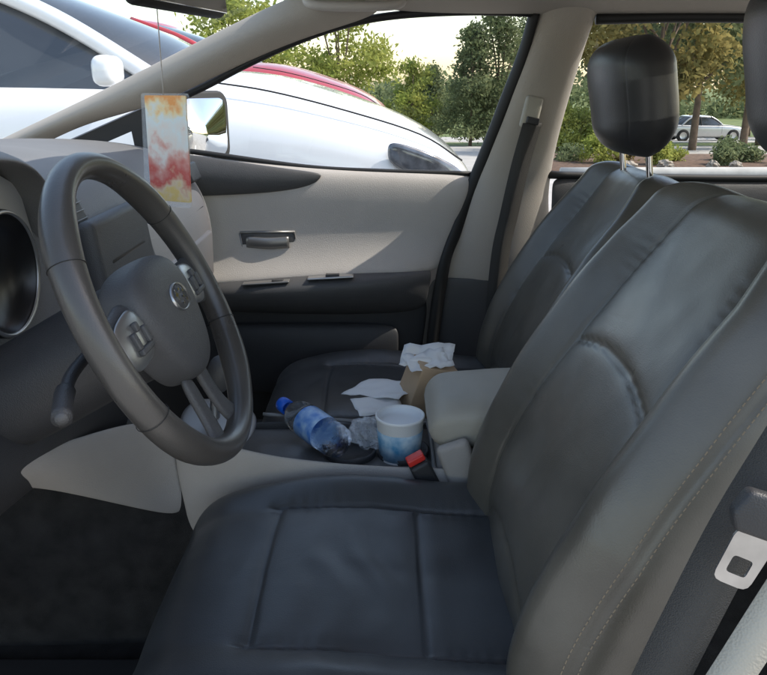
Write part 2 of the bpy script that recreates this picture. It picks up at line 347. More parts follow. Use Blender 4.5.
lathe('start_knob',[(.019,-.01),(.019,.010),(.015,.013),(.0001,.013)],(-.505,1.045,-.245),(1,-.3,.25),'silver',dash,28)
surf('instrument_hood',[[( -.62,.62,-.11),(-.50,.62,-.085),(-.44,.62,-.105)],[(-.62,.74,-.09),(-.50,.74,-.055),(-.43,.74,-.075)],[(-.62,.92,-.09),(-.50,.92,-.055),(-.43,.92,-.08)],[(-.62,1.03,-.12),(-.50,1.04,-.11),(-.45,1.04,-.13)],[(-.60,1.07,-.25),(-.50,1.08,-.23),(-.46,1.08,-.24)],[(-.58,1.06,-.36),(-.50,1.06,-.35),(-.46,1.06,-.35)]],'dash',dash,.014)
panel=prism('gauge_bezel',[(.60,-.345),(.60,-.12),(.70,-.095),(.95,-.095),(1.03,-.13),(1.06,-.23),(1.04,-.345)],(-.505,0,0),(0,1,0),(0,0,1),0,.01,'gaugepanel',dash,.002)
for yc,r in ((.72,.062),(.905,.076)):
    g=lathe('gauge_dial',[(.0001,.016),(r*.8,.016),(r*.96,.035),(r,.040),(r*1.05,.034),(r*1.05,.0)],(-.500,yc,-.222),(1,0,.0),'gauge',panel,48)
    lathe('gauge_ring',[(r*.97,.0375),(r*1.0,.041),(r*1.04,.0365)],(-.500,yc,-.222),(1,0,0),'silver',g,48)
surf('knee_panel',[[(-.50,.47,-.33),(-.49,.75,-.33),(-.50,1.05,-.34),(-.49,1.14,-.36)],[(-.43,.47,-.36),(-.42,.75,-.37),(-.43,1.05,-.40),(-.43,1.14,-.42)],[(-.42,.47,-.41),(-.415,.75,-.42),(-.42,1.05,-.46),(-.415,1.14,-.49)],[(-.46,.47,-.46),(-.45,.75,-.47),(-.44,1.05,-.52),(-.43,1.14,-.56)]],'dark',car,.01)
surf('lower_dash_trim',[[(-.43,.60,-.37),(-.425,.75,-.395),(-.425,.92,-.455),(-.405,1.09,-.505),(-.36,1.115,-.52)],[(-.425,.60,-.385),(-.42,.75,-.41),(-.415,.92,-.50),(-.385,1.09,-.58),(-.335,1.115,-.60)],[(-.45,.60,-.39),(-.445,.75,-.42),(-.44,.93,-.545),(-.375,1.09,-.68),(-.33,1.115,-.70)]],'beige_low',car,.012)
# ---- centre console
ck=empty('center_console',(.0,1.21,.35),car)
surf('console_side',[[(-.345,1.112,-.527),(-.28,1.108,-.548),(-.20,1.106,-.572),(-.10,1.106,-.588),(.10,1.106,-.600),(.30,1.106,-.60)],[(-.345,1.10,-.60),(-.28,1.10,-.62),(-.20,1.10,-.64),(-.10,1.10,-.66),(.10,1.10,-.66),(.30,1.10,-.66)],[(-.33,1.11,-.72),(-.28,1.11,-.74),(-.20,1.11,-.76),(-.10,1.11,-.78),(.10,1.11,-.78),(.30,1.11,-.78)],[(-.32,1.12,-.94),(-.28,1.12,-.94),(-.20,1.12,-.94),(-.10,1.12,-.94),(.10,1.12,-.94),(.30,1.12,-.94)]],'beige_low',ck,.012)
surf('console_far_side',[[(-.40,1.325,-.58),(-.1,1.325,-.615),(.4,1.325,-.62)],[(-.40,1.325,-.94),(-.1,1.325,-.94),(.4,1.325,-.94)]],'dark_soft',ck,.012)
rbox('console_tray',(-.06,1.215,-.645),(.62,.212,.03),'tray',ck,.006)
tube('tray_rim',[(-.25,1.125,-.583),(-.05,1.122,-.606),(.075,1.122,-.610),(.085,1.14,-.610),(.085,1.29,-.612),(.07,1.308,-.612),(-.05,1.310,-.610),(-.23,1.310,-.595)],.0035,'grayplastic',ck,10,80)
for x in (-.06,.035):
    lathe('cup_holder',[(.046,.0),(.048,.012),(.043,.014),(.041,.003),(.0001,.002)],(x,1.215,-.632),(0,0,1),'dark',ck,36)
surf('shifter_plate',[[(-.36,1.13,-.545),(-.36,1.30,-.545)],[(-.28,1.13,-.565),(-.28,1.30,-.565)],[(-.225,1.13,-.585),(-.225,1.30,-.585)]],'darkmetal',ck,.01)
sh=tube('gear_lever',[(-.30,1.215,-.57),(-.295,1.215,-.52),(-.285,1.215,-.49)],.009,'silver',ck,12,10)
sub(lathe('lever_knob',[(.012,-.01),(.021,.0),(.024,.02),(.022,.042),(.012,.052),(.0001,.054)],(-.287,1.215,-.495),(.2,0,1),'dark_soft',sh,20),1)
sp=[(.075,-.545),(.16,-.535),(.30,-.53),(.44,-.53)]
pillow('armrest_lid',sp,[.095,.10,.10,.10],.085,1.21,'arm',ck,lambda y,f:.004*(1-y*y),lambda y,f,H:0*y,p=4,r0=.04,r1=.04,hr=.2,Nf=60,Nw=50,Nb=30)
rbox('armrest_bin',(.27,1.21,-.66),(.36,.19,.16),'beige_low',ck,.02)
bk=rbox('belt_buckle',(.072,1.100,-.618),(.034,.026,.075),'dark',car,.006,rot=(0,-.45,.2))
rbox('release_button',(.052,1.098,-.578),(.030,.021,.012),'red',bk,.003,rot=(0,-.45,.2))
tube('buckle_stalk',[(.095,1.105,-.65),(.12,1.115,-.70),(.15,1.12,-.78)],.012,'dark',bk,8,8,flat=(.015,.006))
rbox('console_bracket_cover',(.13,1.098,-.605),(.055,.02,.12),'beige_low',ck,.012,rot=(0,-.35,0))
# ---- passenger door
door=empty('passenger_door',(-.2,1.95,.35),car)
def dy(z): return 1.98-.35*(z+.229)
surf('door_panel',[[(-.80,1.985,-.155),(-.48,1.985,-.172),(-.2,1.985,-.205),(.0,1.985,-.214),(.15,1.985,-.218),(.235,1.985,-.222)],
 [(-.80,1.950,-.165),(-.48,1.950,-.182),(-.2,1.950,-.214),(.0,1.950,-.223),(.15,1.950,-.228),(.230,1.955,-.232)],
 [(-.80,1.940,-.25),(-.48,1.940,-.25),(-.2,1.940,-.27),(.0,1.940,-.28),(.13,1.940,-.28),(.215,1.945,-.28)],
 [(-.80,1.945,-.37),(-.48,1.945,-.37),(-.2,1.945,-.37),(.0,1.945,-.37),(.11,1.945,-.37),(.185,1.948,-.37)],
 [(-.80,1.925,-.46),(-.48,1.925,-.455),(-.2,1.918,-.44),(.0,1.915,-.43),(.08,1.92,-.43),(.160,1.935,-.43)],
 [(-.80,1.895,-.50),(-.48,1.890,-.50),(-.2,1.885,-.475),(.0,1.885,-.465),(.07,1.895,-.465),(.148,1.93,-.465)]],'beige',door,.02,3)
surf('door_swoosh_trim',[[(-.80,1.94,-.13),(-.60,1.935,-.148),(-.45,1.93,-.168),(-.28,1.935,-.195),(-.155,1.945,-.212)],[(-.80,1.90,-.19),(-.60,1.90,-.20),(-.45,1.905,-.215),(-.28,1.92,-.228),(-.15,1.94,-.218)],[(-.80,1.93,-.275),(-.60,1.925,-.275),(-.45,1.925,-.270),(-.28,1.932,-.262),(-.175,1.94,-.245)]],'dark_soft',door,.012)
surf('door_armrest',[[(-.47,1.93,-.485),(-.41,1.92,-.485),(-.2,1.92,-.467),(.0,1.92,-.457),(.12,1.925,-.457)],
 [(-.47,1.90,-.495),(-.41,1.87,-.492),(-.2,1.86,-.472),(.0,1.865,-.462),(.13,1.915,-.460)],
 [(-.47,1.88,-.515),(-.41,1.845,-.505),(-.2,1.835,-.490),(.0,1.845,-.480),(.13,1.905,-.475)],
 [(-.47,1.89,-.545),(-.41,1.86,-.55),(-.2,1.855,-.545),(.0,1.865,-.54),(.12,1.91,-.535)],
 [(-.47,1.93,-.56),(-.41,1.92,-.57),(-.2,1.92,-.58),(.0,1.92,-.58),(.11,1.925,-.57)]],'dark_soft',door,.01)
surf('door_lower_panel',[[(-.80,1.915,-.50),(-.2,1.915,-.50),(.145,1.93,-.47)],[(-.80,1.935,-.62),(-.2,1.935,-.62),(.125,1.935,-.62)],[(-.80,1.92,-.75),(-.2,1.92,-.75),(.11,1.93,-.75)],[(-.80,1.93,-.93),(-.2,1.93,-.93),(.10,1.93,-.93)]],'dark',door,.02)
surf('map_pocket',[[(-.50,1.915,-.60),(-.2,1.905,-.60),(.05,1.915,-.60)],[(-.50,1.885,-.625),(-.2,1.87,-.625),(.05,1.885,-.625)],[(-.50,1.89,-.80),(-.2,1.875,-.80),(.05,1.89,-.80)]],'dark',door,.012)
surf('door_skin',[[(-.85,2.02,-.17),(-.2,2.03,-.21),(.26,2.03,-.225)],[(-.85,2.09,-.35),(-.2,2.10,-.36),(.28,2.10,-.37)],[(-.85,2.09,-.7),(-.2,2.11,-.7),(.28,2.11,-.7)],[(-.85,2.03,-.98),(-.2,2.05,-.98),(.28,2.05,-.98)]],'silver',door,.01)
hb=prism('door_handle',[(-.368,-.362),(-.235,-.362),(-.228,-.372),(-.232,-.405),(-.245,-.415),(-.355,-.415),(-.372,-.40)],(0,1.938,0),(1,0,0),(0,0,1),0,.012,'dark_soft',door,.004)
tube('handle_lever',[(-.355,1.925,-.386),(-.30,1.918,-.388),(-.245,1.922,-.386)],.009,'darkmetal',hb,12,14,flat=(.006,.015))
tube('handle_bezel',[(-.372,1.928,-.362),(-.23,1.928,-.360),(-.226,1.928,-.41),(-.365,1.928,-.418),(-.372,1.928,-.364)],.0035,'darkmetal',hb,8,4,smoothpath=False)
sp_=rbox('window_switch',(-.135,1.862,-.4640),(.118,.03,.006),'silver',door,.003,rot=(0,-.06,0))
rbox('switch_rocker',(-.13,1.862,-.459),(.035,.018,.006),'dark',sp_,.002)
rbox('lock_switch',(-.30,1.862,-.478),(.12,.028,.005),'darkmetal',door,.002,rot=(0,-.07,0))
rbox('lock_rocker',(-.27,1.862,-.473),(.03,.016,.005),'dark',door,.002)
wt=[(.335,.150),(.20,.153),(.038,.146),(-.08,.128),(-.194,.094),(-.32,.043),(-.43,-.008),(-.56,-.062)]
tube('window_seal',[(x,dy(z)-.012,z+.004) for x,z in wt],.009,'rubber',door,10,60)
tube('door_edge_seal',[(.340,1.835,.155),(.322,1.868,.056),(.288,1.905,-.058),(.238,1.955,-.221),(.19,1.945,-.36),(.157,1.925,-.46),(.132,1.92,-.66),(.125,1.92,-.85)],.012,'rubber',door,10,60,flat=(.010,.017))
tube('belt_weatherstrip',[(-.60,1.955,-.150),(-.48,1.965,-.162),(-.2,1.968,-.200),(0,1.968,-.211),(.225,1.968,-.217)],.007,'rubber',door,8,30)
tube('window_division_bar',[(-.575,1.925,-.05),(-.585,1.945,-.10),(-.59,1.96,-.165)],.012,'rubber',door,8,12)
def q3(x,z,o=0): return (x,dy(z)+o,z)
V=[q3(-.84,-.15),q3(-.575,-.045),q3(-.575,-.165),q3(-.84,-.19),q3(-.735,-.148),q3(-.625,-.105),q3(-.625,-.150)]
mk('sail_trim',V,[(0,1,5,4),(1,2,6,5),(2,3,4,6),(0,4,3)],'dark_soft',door,smooth=False).modifiers.new('so','SOLIDIFY').thickness=.012
mk('window_glass',[(-.58,1.965,-.165),(.24,1.985,-.222),(.345,1.855,.152),(.038,1.855,.148),(-.194,1.873,.096),(-.43,1.908,-.006),(-.575,1.93,-.065)],[tuple(range(7))],'glass',door,smooth=False)
mr=empty('side_mirror',(-.5,2.16,CZ-.15),door)
ty=math.radians(27); tv=np.array([math.sin(ty),math.cos(ty),0]); up=np.array([0,0,1.]); mc=np.array([-.510,2.20,-.115])
def rr(w,h,r,k=6):
    out=[]
    for cx,cy,a0 in ((w-r,h-r,0),(-w+r,h-r,90),(-w+r,-h+r,180),(w-r,-h+r,270)):
        for i in range(k): 
            a=math.radians(a0+90*i/(k-1)); out.append((cx+r*math.cos(a),cy+r*math.sin(a)))
    return out
prism('mirror_housing',rr(.120,.100,.04),mc,tv,up,-.09,.0,'rubber',mr,.008)
prism('mirror_glass',rr(.098,.080,.03),mc,tv,up,.002,.005,'mirror',mr,.0)
tube('mirror_arm',[(-.60,1.99,-.17),(-.58,2.08,-.18),(-.56,2.14,-.16)],.025,'rubber',mr,12,10)
# ---- pillars and roof
apu=[(-1.10,-.19),(-.925,-.117),(-.76,-.05),(-.593,.022),(-.42,.098),(-.239,.175),(-.12,.215)]
apl=[(-1.02,-.22),(-.84,-.135),(-.72,-.085),(-.56,-.052),(-.43,.003),(-.194,.103),(.04,.156)]
surf('windshield_pillar',[[(x,dy(z)-.02,z) for x,z in apu],[((a[0]+b[0])/2,dy((a[1]+b[1])/2)-.065,(a[1]+b[1])/2) for a,b in zip(apu,apl)],[(x,dy(z)-.015,z) for x,z in apl]],'beige_cloth',car,.012)
bz=[(.22,.37,.50),(.14,.347,.475),(.0,.303,.452),(-.12,.262,.436),(-.22,.232,.43),(-.30,.205,.43),(-.40,.165,.45),(-.5,.14,.47)]
def bp_(z): return dy(z) if z>-.22 else 1.975
surf('center_pillar',[[(a,bp_(z),z),(a*.8+b*.2,bp_(z)-.05,z),(a*.2+b*.8,bp_(z)-.05,z),(b,bp_(z)-.005,z)] for z,a,b in bz],'beige_cloth',car,.012)
surf('pillar_lower_trim',[[(a,1.975,z),(a+.05,1.925,z),(b-.05,1.925,z),(b,1.97,z)] for z,a,b in [(-.48,.125,.47),(-.60,.105,.5),(-.75,.095,.5),(-.95,.08,.55)]],'dark_soft',car,.012)
rx=[-.26,-.12,.04,.35,.6,.9,1.3,1.9]
surf('roof_lining',[[(x,1.845-(0.02 if x<0 else 0),.158+(-.0 if x>0 else (x*-.25))) for x in rx],[(x,1.80,.175+(0 if x>0 else x*-.2)) for x in rx],[(x,1.70,.21+(0 if x>0 else x*-.1)) for x in rx],[(x-.03,1.21,.235) for x in rx],[(x,.75,.21) for x in rx],[(x,.62,.175) for x in rx],[(x,.58,.15) for x in rx]],'beige_cloth',car,.03)
tube('rear_window_header',[(.48,1.835,.142),(.7,1.832,.146),(.95,1.835,.140),(1.3,1.84,.11)],.013,'rubber',car,10,30)
tube('grab_handle',[(-.17,1.80,.19),(-.155,1.765,.165),(-.06,1.755,.160),(.03,1.765,.165),(.045,1.80,.19)],.010,'beige',car,12,30)
mk('windshield_glass',[(-.27,.62,.17),(-.30,1.21,.23),(-.25,1.82,.18),(-.92,1.90,-.12),(-1.2,1.88,-.17),(-1.25,1.21,-.15),(-1.2,.5,-.17)],[(0,1,5,6),(1,2,3,4,5)],'glass',car,smooth=False)
surf('driver_windshield_pillar',[[(-1.2,.50,-.17),(-.75,.52,.02),(-.27,.60,.18)],[(-1.1,.46,-.19),(-.65,.49,.0),(-.20,.585,.165)]],'beige_cloth',car,.03)
surf('driver_center_pillar',[[(.50,.58,.16),(.63,.58,.16)],[(.46,.47,-.2),(.64,.47,-.2)],[(.44,.45,-.6),(.66,.45,-.6)],[(.42,.46,-.95),(.68,.46,-.95)]],'beige_cloth',car,.04)
sb=rbox('belt_anchor',(.350,1.855,-.062),(.042,.02,.075),'arm',car,.008,rot=(0,.2,0))
rbox('anchor_slot',(.352,1.840,-.080),(.030,.012,.016),'dark',sb,.003,rot=(0,.2,0))
def strap(name,pts,wd,m,parent,th=.0015):
    P=catm(pts,40); V=[];F=[]
    for i,p in enumerate(P):
        w=np.array(wd,float)/2; V+= [p-w,p+w]
    for i in range(len(P)-1): F.append((2*i,2*i+1,2*i+3,2*i+2))
    o=mk(name,V,F,m,parent); s=o.modifiers.new('so','SOLIDIFY'); s.thickness=th; return o
strap('shoulder_belt',[(.352,1.842,-.085),(.330,1.842,-.18),(.308,1.84,-.30),(.290,1.84,-.42),(.28,1.85,-.7)],(.046,.004,.0),'belt',sb)
db=empty('driver_seat_belt',(.3,.5,.6),car)
strap('belt_strap',[(.42,.515,.05),(.355,.505,-.12),(.305,.50,-.235),(.274,.495,-.305),(.247,.49,-.381),(.222,.485,-.455),(.19,.48,-.56),(.15,.47,-.75)],(.042,-.02,.024),'belt',db)
strap('lower_belt_strap',[(.33,.47,-.28),(.300,.465,-.345),(.275,.46,-.40),(.250,.455,-.455),(.22,.45,-.53),(.2,.45,-.7)],(.036,-.012,.020),'arm',db)
th_=math.radians(-20); ta=np.array([math.cos(th_)*.98,-.15,-math.sin(th_)*-1]); ta/=np.linalg.norm(ta); tb=np.array([math.sin(-th_),.05,math.cos(th_)]); tb-=ta*np.dot(ta,tb); tb/=np.linalg.norm(tb)
to=np.array([.268,.462,-.300])
prism('latch_grip',[(-.026,.006),(-.022,.026),(.024,.030),(.030,.010),(.022,-.004),(-.018,-.006)],to,ta,tb,-.007,.007,'dark',db,.004)
def rnd(poly,r,k=4):
    out=[]; n=len(poly)
    for i in range(n):
        a=np.array(poly[i-1],float); b=np.array(poly[i],float); c=np.array(poly[(i+1)%n],float)
        p0=b+(a-b)/np.linalg.norm(a-b)*r; p1=b+(c-b)/np.linalg.norm(c-b)*r
        for j in range(k):
            u=j/(k-1); out.append(tuple((1-u)**2*p0+2*u*(1-u)*b+u*u*p1))
    return out
outer=rnd([(-.015,-.004),(-.014,-.047),(.013,-.047),(.015,-.004)],.007); inner=rnd([(-.008,-.024),(-.008,-.038),(.007,-.038),(.007,-.024)],.003)
K=len(outer); nrm2=np.cross(ta,tb); V=[to+ta*a+tb*b+nrm2*h for h in (-.0012,.0012) for a,b in outer+inner]; F=[]
for i in range(K):
    j=(i+1)%K
    F.append((i,j,K+j,K+i)); F.append((2*K+i,3*K+i,3*K+j,2*K+j)); F.append((i,2*K+i,2*K+j,j)); F.append((K+i,K+j,3*K+j,3*K+i))
mk('latch_plate',V,F,'steel',db,smooth=False)
# ---- rear door, rear bench
rd=empty('rear_door',(.9,1.95,.35),car)
surf('rear_door_panel',[[(.42,1.975,-.222),(.7,1.975,-.230),(1.1,1.975,-.235),(1.6,1.97,-.22)],[(.42,1.93,-.235),(.7,1.93,-.245),(1.1,1.93,-.25),(1.6,1.93,-.24)],[(.42,1.93,-.5),(.7,1.93,-.5),(1.1,1.93,-.5),(1.6,1.93,-.5)],[(.45,1.93,-.93),(.7,1.93,-.93),(1.1,1.93,-.93),(1.6,1.93,-.93)]],'dark_soft',rd,.02)
tube('rear_belt_strip',[(.42,1.955,-.218),(.7,1.955,-.225),(1.0,1.955,-.228),(1.4,1.955,-.225)],.010,'rubber',rd,8,20)
mk('rear_window_glass',[(.43,1.98,-.225),(1.35,1.98,-.225),(1.25,1.85,.12),(.48,1.85,.145)],[(0,1,2,3)],'glass',rd,smooth=False)
surf('rear_pillar',[[(1.15,1.84,.15),(1.6,1.82,.16)],[(1.22,1.93,-.05),(1.8,1.9,-.05)],[(1.30,1.96,-.24),(1.9,1.95,-.24)],[(1.3,1.95,-.6),(1.9,1.95,-.6)]],'beige_cloth',car,.04)
rb=empty('rear_bench',(1.2,1.21,.4),car)
pillow('rear_backrest',[(1.22,-.70),(1.28,-.45),(1.36,-.20)],[.62,.64,.60],.14,1.21,'leather_back',rb,lambda y,f:.02*gau(np.abs(y)-.5,.3),lambda y,f,H:.008*gau(np.abs(np.abs(y)-.3)*H,.008),r0=.06,r1=.06,hr=.08,Nf=90,Nw=40)
pillow('rear_cushion',[(.80,-.62),(1.0,-.60),(1.25,-.63)],[.62,.64,.62],.14,1.21,'leather_seat',rb,lambda y,f:.01*(1-y*y),lambda y,f,H:.008*gau(np.abs(np.abs(y)-.3)*H,.008),r0=.06,r1=.06,hr=.05,Nf=90,Nw=40)
surf('floor_carpet',[[(-.95,.46,-.93),(-.3,.46,-.95),(.5,.46,-.95),(1.9,.46,-.9)],[(-.95,.75,-.93),(-.3,.75,-.96),(.5,.75,-.95),(1.9,.75,-.9)],[(-.95,1.10,-.93),(-.3,1.10,-.95),(.5,1.10,-.95),(1.9,1.1,-.9)],[(-.95,1.94,-.93),(-.3,1.94,-.95),(.5,1.94,-.95),(1.9,1.94,-.9)]],'carpet',car,.02)
surf('firewall_carpet',[[(-.95,.46,-.94),(-.95,1.94,-.94)],[(-1.0,.46,-.5),(-1.0,1.94,-.5)],[(-1.0,.46,-.2),(-1.0,1.94,-.2)]],'carpet',car,.02,1)
surf('tunnel_carpet',[[(-.95,1.10,-.42),(-.60,1.10,-.46),(-.33,1.118,-.66),(.3,1.12,-.70)],[(-.95,1.09,-.7),(-.60,1.09,-.7),(-.33,1.115,-.75),(.3,1.12,-.75)],[(-.95,1.07,-.95),(-.6,1.07,-.95),(-.33,1.10,-.95),(.3,1.10,-.95)]],'carpet',car,.01)
rbox('floor_mat',(-.52,.80,-.925),(.50,.46,.012),'dark',car,.005)
rbox('brake_pedal',(-.66,.86,-.72),(.03,.10,.06),'rubber',car,.008,rot=(0,-.6,0))
rbox('gas_pedal',(-.68,1.0,-.76),(.02,.055,.16),'rubber',car,.008,rot=(0,-.5,0))
rbox('door_sill',(.0,.43,-.93),(1.7,.10,.09),'dark_soft',car,.02)
rbox('far_sill',(-.3,1.96,-.93),(2.2,.10,.09),'dark_soft',car,.02)
surf('rear_quarter_panel',[[(1.9,.55,.15),(1.9,1.85,.15)],[(2.3,.5,-.2),(2.3,1.92,-.2)],[(2.35,.5,-.9),(2.35,1.92,-.9)]],'dark_soft',car,.03)
im=rbox('rear_view_mirror',(-.305,1.21,.142),(.03,.25,.080),'rubber',car,.012,rot=(0,-.1,-.28))
rbox('mirror_face',(-.2885,1.206,.1405),(.003,.232,.062),'mirror',im,.001,rot=(0,-.1,-.28))
tube('mirror_stem',[(-.325,1.21,.16),(-.35,1.21,.21)],.01,'dark',im,8,4)
# ================================================================ loose things
m=D.materials.new('printed_card'); m.use_nodes=True; nt=m.node_tree; N=nt.nodes; Lk=nt.links; b=N['Principled BSDF']; b.inputs['Roughness'].default_value=.3
tc=N.new('ShaderNodeTexCoord'); sp2=N.new('ShaderNodeSeparateXYZ'); Lk.new(tc.outputs['Generated'],sp2.inputs[0])
r=N.new('ShaderNodeValToRGB'); cr=r.color_ramp
cr.elements[0].position=0; cr.elements[0].color=(.80,.58,.22,1); cr.elements[1].position=1; cr.elements[1].color=(.85,.34,.09,1)
for pz,cc in ((.10,(.80,.62,.42,1)),(.26,(.62,.12,.10,1)),(.44,(.72,.36,.30,1)),(.58,(.80,.72,.66,1)),(.76,(.74,.80,.80,1)),(.88,(.88,.68,.38,1))):
    e=cr.elements.new(pz); e.color=cc
n=N.new('ShaderNodeTexNoise'); n.inputs['Scale'].default_value=40; n.inputs['Detail'].default_value=3; n.inputs['Roughness'].default_value=.5; Lk.new(tc.outputs['Object'],n.inputs['Vector'])
mm=N.new('ShaderNodeMath'); mm.operation='MULTIPLY_ADD'; mm.inputs[1].default_value=.8; mm.inputs[2].default_value=-.40; Lk.new(n.outputs['Fac'],mm.inputs[0])
ad=N.new('ShaderNodeMath'); Lk.new(sp2.outputs['Z'],ad.inputs[0]); Lk.new(mm.outputs[0],ad.inputs[1]); Lk.new(ad.outputs[0],r.inputs['Fac']); Lk.new(r.outputs[0],b.inputs['Base Color'])
M['card']=m
a1=np.array([.9,-.42,0]); a1/=np.linalg.norm(a1)
fr=empty('air_freshener',(-.335,1.2,CZ-.18),label='hanging air freshener card in red, white and orange on a string',cat='air freshener')
prism('freshener_card',rr(.040,.080,.003),(-.335,1.20,-.095),a1,(.03,0,1),-.001,.001,'card',fr,0,smooth=False)
M['clear']=mat('clear_wrapper',(.85,.87,.9),.1,alpha=.16,var=.02,wr=.5,wscale=30)
prism('clear_wrapper',rr(.046,.086,.004),(-.340,1.206,-.098),a1,(.06,0,1),-.001,.001,'clear',fr,0,smooth=False)
tube('hanging_string',[(-.335,1.2,-.015),(-.334,1.2,.05),(-.333,1.2,.125)],.0009,'beige',fr,6,6)
# bottle
M['bottle']=mat('clear_bottle_plastic',(.92,.96,1.0),.04,var=.01,wr=.25,wscale=60,trans=1.)
M['bottle'].node_tree.nodes['Principled BSDF'].inputs['IOR'].default_value=1.2
M['label_blue']=mat('blue_bottle_label',(.02,.17,.62),.3,col2=(.55,.76,.93),vscale=34)
M['cap_blue']=mat('blue_cap',(.015,.13,.70),.35,var=.1)
b0=np.array([-.075,1.180,-.594]); b1=np.array([-.195,1.325,-.580]); ax=b1-b0; ax/=np.linalg.norm(ax)
wb=empty('water_bottle',tuple(b0+np.array([0,0,CZ-.03])),label='clear plastic water bottle with blue cap lying on console tray',cat='bottle')
prf=[(.001,.0),(.020,.0),(.029,.006),(.031,.018),(.029,.024),(.031,.030),(.029,.036),(.031,.042),(.031,.105),(.0285,.111),(.031,.118),(.027,.138),(.014,.158),(.0112,.165),(.0112,.172)]
lathe('bottle_body',prf,b0,ax,'bottle',wb,32)
lathe('bottle_label',[(.0314,.048),(.0318,.050),(.0318,.100),(.0314,.102)],b0,ax,'label_blue',wb,28)
lathe('bottle_cap',[(.0001,.190),(.0135,.190),(.0146,.187),(.0149,.169),(.011,.168)],b0,ax,'cap_blue',wb,24)
M['cup']=mat('cup_paper',(.84,.86,.87),.5,var=.03)
M['cupblue']=mat('cup_blue_print',(.02,.25,.50),.5,col2=(.66,.80,.88),vscale=34)
cp0=(.029,1.205,-.634)
cu=empty('paper_cup',(cp0[0],cp0[1],CZ+cp0[2]),label='white paper cup with blue print in the cup holder',cat='cup')
lathe('cup_wall',[(.0001,.002),(.034,.002),(.0345,.0),(.0355,.004),(.042,.080),(.0435,.082),(.0435,.086),(.041,.087),(.0395,.080),(.033,.008),(.0001,.007)],cp0,(0,0,1),'cup',cu,40)
lathe('cup_print',[(.0360,.008),(.0364,.0081),(.0409,.060),(.0405,.0605)],cp0,(0,0,1),'cupblue',cu,40)
lathe('cup_lid',[(.0001,.068),(.030,.070),(.0385,.071),(.0392,.076)],cp0,(0,0,1),'cup',cu,40)
def crumple(name,c,s,n,m,parent=None,amp=.25,seed=1):
    V=[];F=[]
    for i in range(n+1):
        th=math.pi*i/n
        for j in range(2*n):
            ph=math.pi*j/n; d=Vector((math.sin(th)*math.cos(ph),math.sin(th)*math.sin(ph),math.cos(th)))
            r=1+amp*noise.noise(d*2.3+Vector((seed,0,0)))*2+amp*abs(noise.noise(d*5+Vector((0,seed,0))))*1.2
            V.append((c[0]+d.x*s[0]*r,c[1]+d.y*s[1]*r,c[2]+d.z*s[2]*r))
    for i in range(n):
        for j in range(2*n): F.append((i*2*n+j,(i+1)*2*n+j,(i+1)*2*n+(j+1)%(2*n),i*2*n+(j+1)%(2*n)))
    return mk(name,V,F,m,parent,smooth=False)
M['film']=mat('plastic_film',(.80,.84,.88),.12,alpha=.30,var=.03)
tag(crumple('plastic_wrapper',(-.024,1.250,-.606),(.036,.045,.020),22,'film',seed=3),'crumpled clear plastic wrapper stuffed in the console tray','wrapper')
M['tissue']=mat('white_tissue',(.80,.80,.79),.8,var=.04)
def sheet(name,o,a,b,nu,nv,amp,m,lab,cat,seed,parent=None,fq=.35):
    V=[];F=[]; o=np.array(o,float);a=np.array(a,float);b=np.array(b,float)
    for i in range(nu+1):
        for j in range(nv+1):
            p=o+a*i/nu+b*j/nv; p[2]+=amp*noise.noise(Vector((i*fq+seed,j*fq,0)))*2; V.append(p)
    for i in range(nu):
        for j in range(nv): F.append((i*(nv+1)+j,(i+1)*(nv+1)+j,(i+1)*(nv+1)+j+1,i*(nv+1)+j+1))
    o=mk(name,V,F,m,parent); s=o.modifiers.new('so','SOLIDIFY'); s.thickness=.0006; return tag(o,lab,cat)
sheet('paper_napkin',(-.085,1.385,-.585),(.115,-.035,.004),(.055,.085,.0),12,10,.003,'tissue','white paper napkin lying beside the console','napkin',2)
sheet('folded_paper',(-.045,1.29,-.590),(.09,.035,-.006),(-.02,.06,.010),10,8,.004,'tissue','folded white paper lying beside the cup','paper',6)
M['kraft']=mat('kraft_paper',(.50,.36,.23),.8,var=.12,wr=.3,wscale=20)
bg=empty('paper_bag',(.085,1.40,CZ-.63),label='small tan paper bag with white napkin sticking out',cat='paper bag')
rbox('bag_pouch',(.088,1.405,-.576),(.088,.075,.110),'kraft',bg,.003,rot=(.15,.25,.35),taper=.92)
sheet('bag_napkin',(.030,1.375,-.518),(.105,.020,-.006),(.012,.055,.022),9,6,.006,'tissue',None,None,4,bg,.55)
sheet('bag_napkin',(.055,1.350,-.524),(.085,.030,.002),(-.02,.05,.016),9,6,.006,'tissue',None,None,9,bg,.55)
# ================================================================ OUTSIDE
def gz(y):
    return 0 if y<10 else (-(y-10)*.05 if y<46 else -1.8)
def gsheet(name,x0,x1,ys,off,m):
    V=[];F=[]
    for y in ys: V+=[(x0,y,gz(y)+off),(x1,y,gz(y)+off)]
    for i in range(len(ys)-1): F.append((2*i,2*i+1,2*i+3,2*i+2))
    o=mk(name,V,F,m,None,smooth=False,rel=False); return tag(o,kind='structure')
M['grass']=mat('grass',(.07,.11,.03),.95,col2=(.15,.18,.05),vscale=.8,bump=1,bscale=20)
M['asphalt']=mat('pale_concrete_paving',(.38,.365,.34),.9,var=.12,vscale=2,bump=.6,bscale=120)
M['linepaint']=mat('line_paint',(.75,.75,.7),.7,var=.1,vscale=12)
M['mulch']=mat('mulch',(.11,.065,.04),.95,var=.5,vscale=14,bump=1,bscale=30,wr=.8,wscale=10)
M['concrete']=mat('kerb_concrete',(.42,.41,.38),.85,var=.12,vscale=5)
gsheet('ground',-400,400,[-300,-10,10,46,700],0,'grass')
gsheet('parking_lot',-45,45,[-20,10,33],.004,'asphalt')
gsheet('street',-80,90,[40,46,49],.004,'asphalt')
